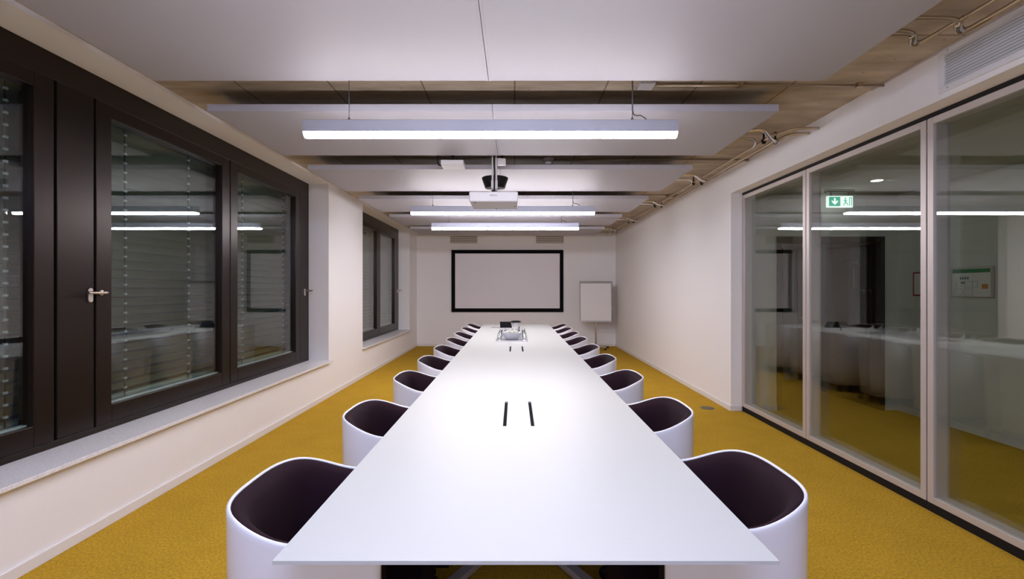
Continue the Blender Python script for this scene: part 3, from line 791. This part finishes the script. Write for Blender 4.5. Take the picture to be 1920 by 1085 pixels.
# ------------------------------------------------------------------ conference table
TX0, TX1, TY0, TY1, TZ = -0.572, 0.625, 1.132, 8.83, 0.74
TC = (TX0 + TX1) / 2
tb = thing('conference_table', 'very long white conference table down the middle of the room', 'table', (TC, TY0, 0))
slots = [(-0.0555, -0.0385, 2.25, 2.743), (0.0765, 0.0935, 2.25, 2.743), (-0.0555, -0.0385, 4.96, 5.43), (0.0765, 0.0935, 4.96, 5.43)]
xs = sorted({TX0, TX1} | {s[0] for s in slots} | {s[1] for s in slots})
ys = sorted({TY0, TY1} | {s[2] for s in slots} | {s[3] for s in slots})
def hole(x, y): return any(s[0] < x < s[1] and s[2] < y < s[3] for s in slots)
top = MB(); idx = {}
ZB = TZ - 0.009
def vid(x, y, z):
    k = (round(x, 5), round(y, 5), round(z, 5))
    if k not in idx: idx[k] = len(top.v); top.v.append((x - TC, y - TY0, z))
    return idx[k]
def face(*p): top.f.append([vid(*q) for q in p]); top.sm.append(False)
nx, ny = len(xs) - 1, len(ys) - 1
solid = [[not hole((xs[i] + xs[i + 1]) / 2, (ys[j] + ys[j + 1]) / 2) for j in range(ny)] for i in range(nx)]
for i in range(nx):
    for j in range(ny):
        if not solid[i][j]: continue
        a, b, c, d = xs[i], xs[i + 1], ys[j], ys[j + 1]
        face((a, c, TZ), (b, c, TZ), (b, d, TZ), (a, d, TZ)); face((a, d, ZB), (b, d, ZB), (b, c, ZB), (a, c, ZB))
        if i == 0 or not solid[i - 1][j]: face((a, d, TZ), (a, d, ZB), (a, c, ZB), (a, c, TZ))
        if i == nx - 1 or not solid[i + 1][j]: face((b, c, TZ), (b, c, ZB), (b, d, ZB), (b, d, TZ))
        if j == 0 or not solid[i][j - 1]: face((a, c, TZ), (a, c, ZB), (b, c, ZB), (b, c, TZ))
        if j == ny - 1 or not solid[i][j + 1]: face((b, d, TZ), (b, d, ZB), (a, d, ZB), (a, d, TZ))
top.build('tabletop', M['table'], tb)
# thicker core set back under the thin edge
core = MB()
m1, m2 = 0.012, 0.055
for z0_, z1_ in ((0.712, ZB),):
    o0 = [(TX0 + m1, TY0 + m1), (TX1 - m1, TY0 + m1), (TX1 - m1, TY1 - m1), (TX0 + m1, TY1 - m1)]
    i0 = [(TX0 + m2, TY0 + m2), (TX1 - m2, TY0 + m2), (TX1 - m2, TY1 - m2), (TX0 + m2, TY1 - m2)]
    vs = [(x - TC, y - TY0, z1_ - .0005) for x, y in o0] + [(x - TC, y - TY0, z0_) for x, y in i0]
    core.add(vs, [(4, 5, 6, 7), (0, 1, 5, 4), (1, 2, 6, 5), (2, 3, 7, 6), (3, 0, 4, 7)])
core.build('underside', M['table'], tb)
for s_ in slots:
    MB().box(s_[0] - TC, s_[1] - TC, s_[2] - TY0, s_[3] - TY0, TZ - 0.0088, TZ - 0.0075).build('cable_slot', M['black_matte'], tb)
for y in (2.73, 5.0, 7.25):
    yy = y - TY0
    MB().tube([(0, yy, 0.03), (0, yy, 0.712)], 0.045, 20).box(-0.30, 0.30, yy - 0.15, yy + 0.15, 0.698, 0.7125).build('pedestal', M['alu'], tb)
    for sx in (-1, 1):
        for sy in (-1, 1):
            MB().obox((sx * 0.02, yy + sy * 0.03, 0.035), (sx * 0.37, yy + sy * 0.60, 0.022), 0.055, 0.03).build('foot', M['alu'], tb, bevel=0.004)

# ------------------------------------------------------------------ tub chairs
def make_chair(label, group):
    t = thing('tub_chair', label, 'chair', (0, 0, 0), 0, group)
    D, HW, RB = 0.475, 0.275, 0.25            # depth, half width, length of the curved back
    path = []
    NS = 6
    for i in range(NS): path.append((-D + (D - RB) * i / NS, -HW))
    NA = 28; n = 2.9
    for i in range(NA + 1):
        a = -PI / 2 + PI * i / NA
        cx, sx = math.cos(a), math.sin(a)
        path.append((-RB + RB * abs(cx) ** (2 / n), HW * math.copysign(abs(sx) ** (2 / n), sx)))
    for i in range(1, NS + 1): path.append((-RB - (D - RB) * i / NS, HW))
    # resample evenly
    P = [Vector(p) for p in path]; cum = [0]
    for i in range(1, len(P)): cum.append(cum[-1] + (P[i] - P[i - 1]).length)
    N = 64; Q = []
    for k in range(N + 1):
        s = cum[-1] * k / N; i = 0
        while i < len(P) - 2 and cum[i + 1] < s: i += 1
        f = (s - cum[i]) / max(1e-9, cum[i + 1] - cum[i]); Q.append(P[i].lerp(P[i + 1], f))
    nor = []
    for k in range(N + 1):
        d = (Q[min(N, k + 1)] - Q[max(0, k - 1)]).normalized(); nor.append(Vector((d.y, -d.x)))
    def rim(x):
        s = min(1.0, max(0.0, -x / 0.26)); e = s * s * (3 - 2 * s)
        s2 = max(0.0, (-x - 0.26) / 0.26)
        return 0.789 - 0.064 * e - 0.02 * s2
    def sweep(section):
        mb = MB(); m = None; vs = []
        for k in range(N + 1):
            sec = section(rim(Q[k].x)); m = len(sec)
            for (o, z, tap) in sec:
                p = Q[k] - nor[k] * o
                c = Vector((-0.25, 0)); p = c + (p - c) * tap
                vs.append((p.x, p.y, z))
        fs = []
        for k in range(N):
            for j in range(m):
                j2 = (j + 1) % m
                fs.append((k * m + j, (k + 1) * m + j, (k + 1) * m + j2, k * m + j2))
        mb.add(vs, fs, True)
        mb.add(vs[:m], [tuple(range(m))]); mb.add(vs[-m:], [tuple(range(m))[::-1]])
        return mb
    sweep(lambda r: [(0, 0.10, 0.93), (0, 0.30, 0.965), (0, 0.5, 0.99), (0, r - 0.02, 1), (0, r - 0.006, 1), (0.002, r - 0.002, 1), (0.005, r, 1), (0.009, r - 0.001, 1), (0.011, r - 0.005, 1), (0.011, 0.5, 0.99), (0.011, 0.30, 0.965), (0.011, 0.10, 0.93)]).build('shell', M['shell'], t)
    sweep(lambda r: [(0.0112, r - 0.006, 1), (0.017, r - 0.004, 1), (0.030, r - 0.009, 1), (0.044, r - 0.020, 1), (0.054, r - 0.040, 1), (0.062, r - 0.075, 0.998), (0.066, r - 0.12, 0.995), (0.068, 0.52, 0.99), (0.068, 0.38, 0.985), (0.0112, 0.38, 0.985)]).build('upholstery', M['fabric'], t)
    # seat cushion with the plan of the inside
    ring = []
    for k in range(0, N + 1, 2):
        p = Q[k] - nor[k] * 0.0125; c = Vector((-0.25, 0)); q = c + (p - c) * 0.95; ring.append(q)
    ring[0].x -= 0.075; ring[-1].x -= 0.075; ring[1].x -= 0.03; ring[-2].x -= 0.03
    se = MB(); m = len(ring); vs = []
    for (sc_, z) in ((0.975, 0.13), (1, 0.15), (1, 0.40), (0.985, 0.44), (0.95, 0.452)):
        for p in ring:
            c = Vector((-0.25, 0)); q = c + (p - c) * sc_; vs.append((q.x, q.y, z))
    fs = []
    for i in range(4):
        for j in range(m):
            j2 = (j + 1) % m; fs.append((i * m + j, i * m + j2, (i + 1) * m + j2, (i + 1) * m + j))
    fs.append(tuple(range(m))[::-1]); fs.append(tuple(range(4 * m, 5 * m)))
    se.add(vs, fs); se.build('seat', M['fabric'], t)
    MB().lathe([(0, 0.13), (0.04, 0.13), (0.04, 0.075), (0, 0.075)], (-0.25, 0, 0), 16).obox((-0.45, -0.19, 0.075), (-0.06, 0.19, 0.075), 0.04, 0.02).obox((-0.45, 0.19, 0.075), (-0.06, -0.19, 0.075), 0.04, 0.02).build('base', M['black'], t)
    for (x, y) in ((-0.45, -0.19), (-0.06, 0.19), (-0.45, 0.19), (-0.06, -0.19)):
        MB().lathe([(0, -0.016), (0.024, -0.016), (0.030, -0.010), (0.030, 0.010), (0.024, 0.016), (0, 0.016)], (x, y, 0.0305), 16, 'y').build('castor', M['black'], t)
    return t
onum = ['nearest the camera', 'second from camera', 'third from camera', 'fourth from camera', 'fifth from camera', 'sixth from camera', 'third from far end', 'second from far end', 'farthest from camera']
right_y = [1.83, 2.72, 3.635, 4.50, 5.31, 6.136, 6.90, 7.66, 8.39]
left_y = [1.748, 2.656, 3.588, 4.40, 5.21, 6.04, 6.83, 7.68, 8.45]
G = 'white tub chairs along the table'
first = None
for side, ylist, x, rz in (('right', right_y, 0.885, 0.0), ('left', left_y, -0.825, PI)):
    for k, y in enumerate(ylist):
        lbl = f'white tub chair with dark lining, {onum[k]} on table\'s {side}'
        yc = y - 0.25
        jitter = [0.02, -0.015, 0.01, 0, -0.02, 0.012, 0, 0.01, -0.01][k]
        if first is None:
            first = make_chair(lbl, G); first.location = (x, yc, 0)
        else:
            dup(first, (x, yc, 0), rz + jitter, lbl, G)

# ------------------------------------------------------------------ things on the table
tr = thing('serving_tray', 'long silver tray of glasses and a bowl on the table', 'tray', (-0.035, 6.48, TZ))
MB().box(-0.19, 0.19, -0.60, 0.60, 0, 0.006).build('tray_plate', M['tray'], tr)
MB().box(-0.195, -0.189, -0.605, 0.605, 0, 0.014).box(0.189, 0.195, -0.605, 0.605, 0, 0.014).box(-0.189, 0.189, -0.605, -0.599, 0, 0.014).box(-0.189, 0.189, 0.599, 0.605, 0, 0.014).build('tray_rim', M['steel'], tr)
bw = thing('bowl', 'round grey-white bowl of small bottles in the middle of the tray', 'bowl', (-0.035, 6.12, TZ + 0.0065))
MB().lathe([(0, 0), (0.075, 0), (0.082, 0.006), (0.105, 0.045), (0.120, 0.085), (0.123, 0.088), (0.117, 0.088), (0.100, 0.045), (0.075, 0.012), (0, 0.010)], (0, 0, 0), 40).build('bowl_body', M['porcelain'], bw)
MB().lathe([(0.1195, 0.0835), (0.1265, 0.086), (0.1265, 0.0905), (0.117, 0.0905), (0.1165, 0.086)], (0, 0, 0), 40).build('bowl_rim', M['plastic'], bw)
spots = [(-0.055, -0.03, 'front left'), (0.0, -0.055, 'front middle'), (0.055, -0.03, 'front right'), (-0.045, 0.04, 'back left'), (0.01, 0.03, 'back middle'), (0.06, 0.035, 'back right')]
b0 = None
for i, (x, y, nm) in enumerate(spots):
    lb = f'small pale bottle standing in the bowl, {nm}'
    loc = (-0.035 + x, 6.12 + y, TZ + 0.018)
    if b0 is None:
        b0 = thing('bottle', lb, 'bottle', loc, 0, 'small bottles in the bowl')
        MB().lathe([(0, 0), (0.021, 0), (0.023, 0.004), (0.023, 0.075), (0.018, 0.092), (0.010, 0.105), (0.010, 0.118), (0, 0.118)], (0, 0, 0), 16).build('bottle_body', M['bottle'], b0)
        MB().lathe([(0.0233, 0.062), (0.0238, 0.064), (0.0238, 0.078), (0.0233, 0.080)], (0, 0, 0), 16).build('bottle_label', M['label_green'], b0)
        MB().lathe([(0, 0.130), (0.011, 0.130), (0.012, 0.128), (0.012, 0.114), (0.0105, 0.113)], (0, 0, 0), 16).build('bottle_cap', M['plastic'], b0)
    else: dup(b0, loc, 0, lb)
g0 = None; gi = 0
names = ['first', 'second', 'third', 'fourth', 'fifth', 'sixth', 'seventh']
for sx, sd_ in ((-1, 'left'), (1, 'right')):
    for row, xo in (('outer', 0.155), ('inner', 0.085)):
        for k in range(7):
            y = 5.98 + k * 0.155
            if row == 'inner' and 5.90 < y < 6.40: continue
            lb = f'upturned drinking glass on the tray, {sd_} side, {row} row, {names[k]} from the camera'
            loc = (-0.035 + sx * xo, y, TZ + 0.006)
            if g0 is None:
                g0 = thing('drinking_glass', lb, 'glass', loc, 0, 'drinking glasses on the tray')
                MB().lathe([(0, 0.080), (0.024, 0.080), (0.026, 0.078), (0.031, 0.0), (0.029, 0.0), (0.0235, 0.070), (0, 0.072)], (0, 0, 0), 20).build('glass_body', M['clear'], g0)
            else: dup(g0, loc, 0, lb)
# black unit with its cable, and the round-topped device
un = thing('control_panel', 'black slanted control panel standing at the far end of the table', 'control panel', (-0.158, 8.05, TZ))
m = MB(); hw = 0.092
vs = [(-hw + 0.008, -0.03, 0), (hw + 0.02, -0.03, 0), (hw + 0.02, 0.09, 0), (-hw + 0.008, 0.09, 0), (-hw, 0.03, 0.098), (hw - 0.005, 0.03, 0.098), (hw, 0.05, 0.098), (-hw, 0.05, 0.098)]
m.add(vs, [(0, 3, 2, 1), (4, 5, 6, 7), (0, 1, 5, 4), (1, 2, 6, 5), (2, 3, 7, 6), (3, 0, 4, 7)])
m.build('panel_body', M['black_matte'], un, bevel=0.004)
MB().tube(smooth_path([(-0.085, 0.0, 0.006), (-0.13, -0.02, 0.004), (-0.18, 0.0, 0.004), (-0.23, -0.02, 0.004)], 6), 0.004, 7).build('panel_cable', M['cable'], un)
cp = thing('conference_phone', 'white table device with a round black top beside the black panel', 'conference phone', (0.020, 8.35, TZ))
MB().lathe([(0, 0), (0.06, 0), (0.065, 0.006), (0.05, 0.05), (0.072, 0.068), (0, 0.07)], (0, 0, 0), 28).build('device_body', M['plastic'], cp)
MB().lathe([(0, 0.069), (0.082, 0.069), (0.088, 0.074), (0.086, 0.090), (0.05, 0.098), (0, 0.10)], (0, 0, 0), 28).build('black_top', M['black'], cp)
mc = thing('microphone', 'tiny black upright microphone on the table behind the bowl', 'microphone', (0.068, 7.55, TZ))
MB().lathe([(0, 0), (0.014, 0), (0.014, 0.006), (0.006, 0.01), (0.006, 0.03), (0.010, 0.036), (0.010, 0.05), (0, 0.053)], (0, 0, 0), 16).build('stem', M['black'], mc)
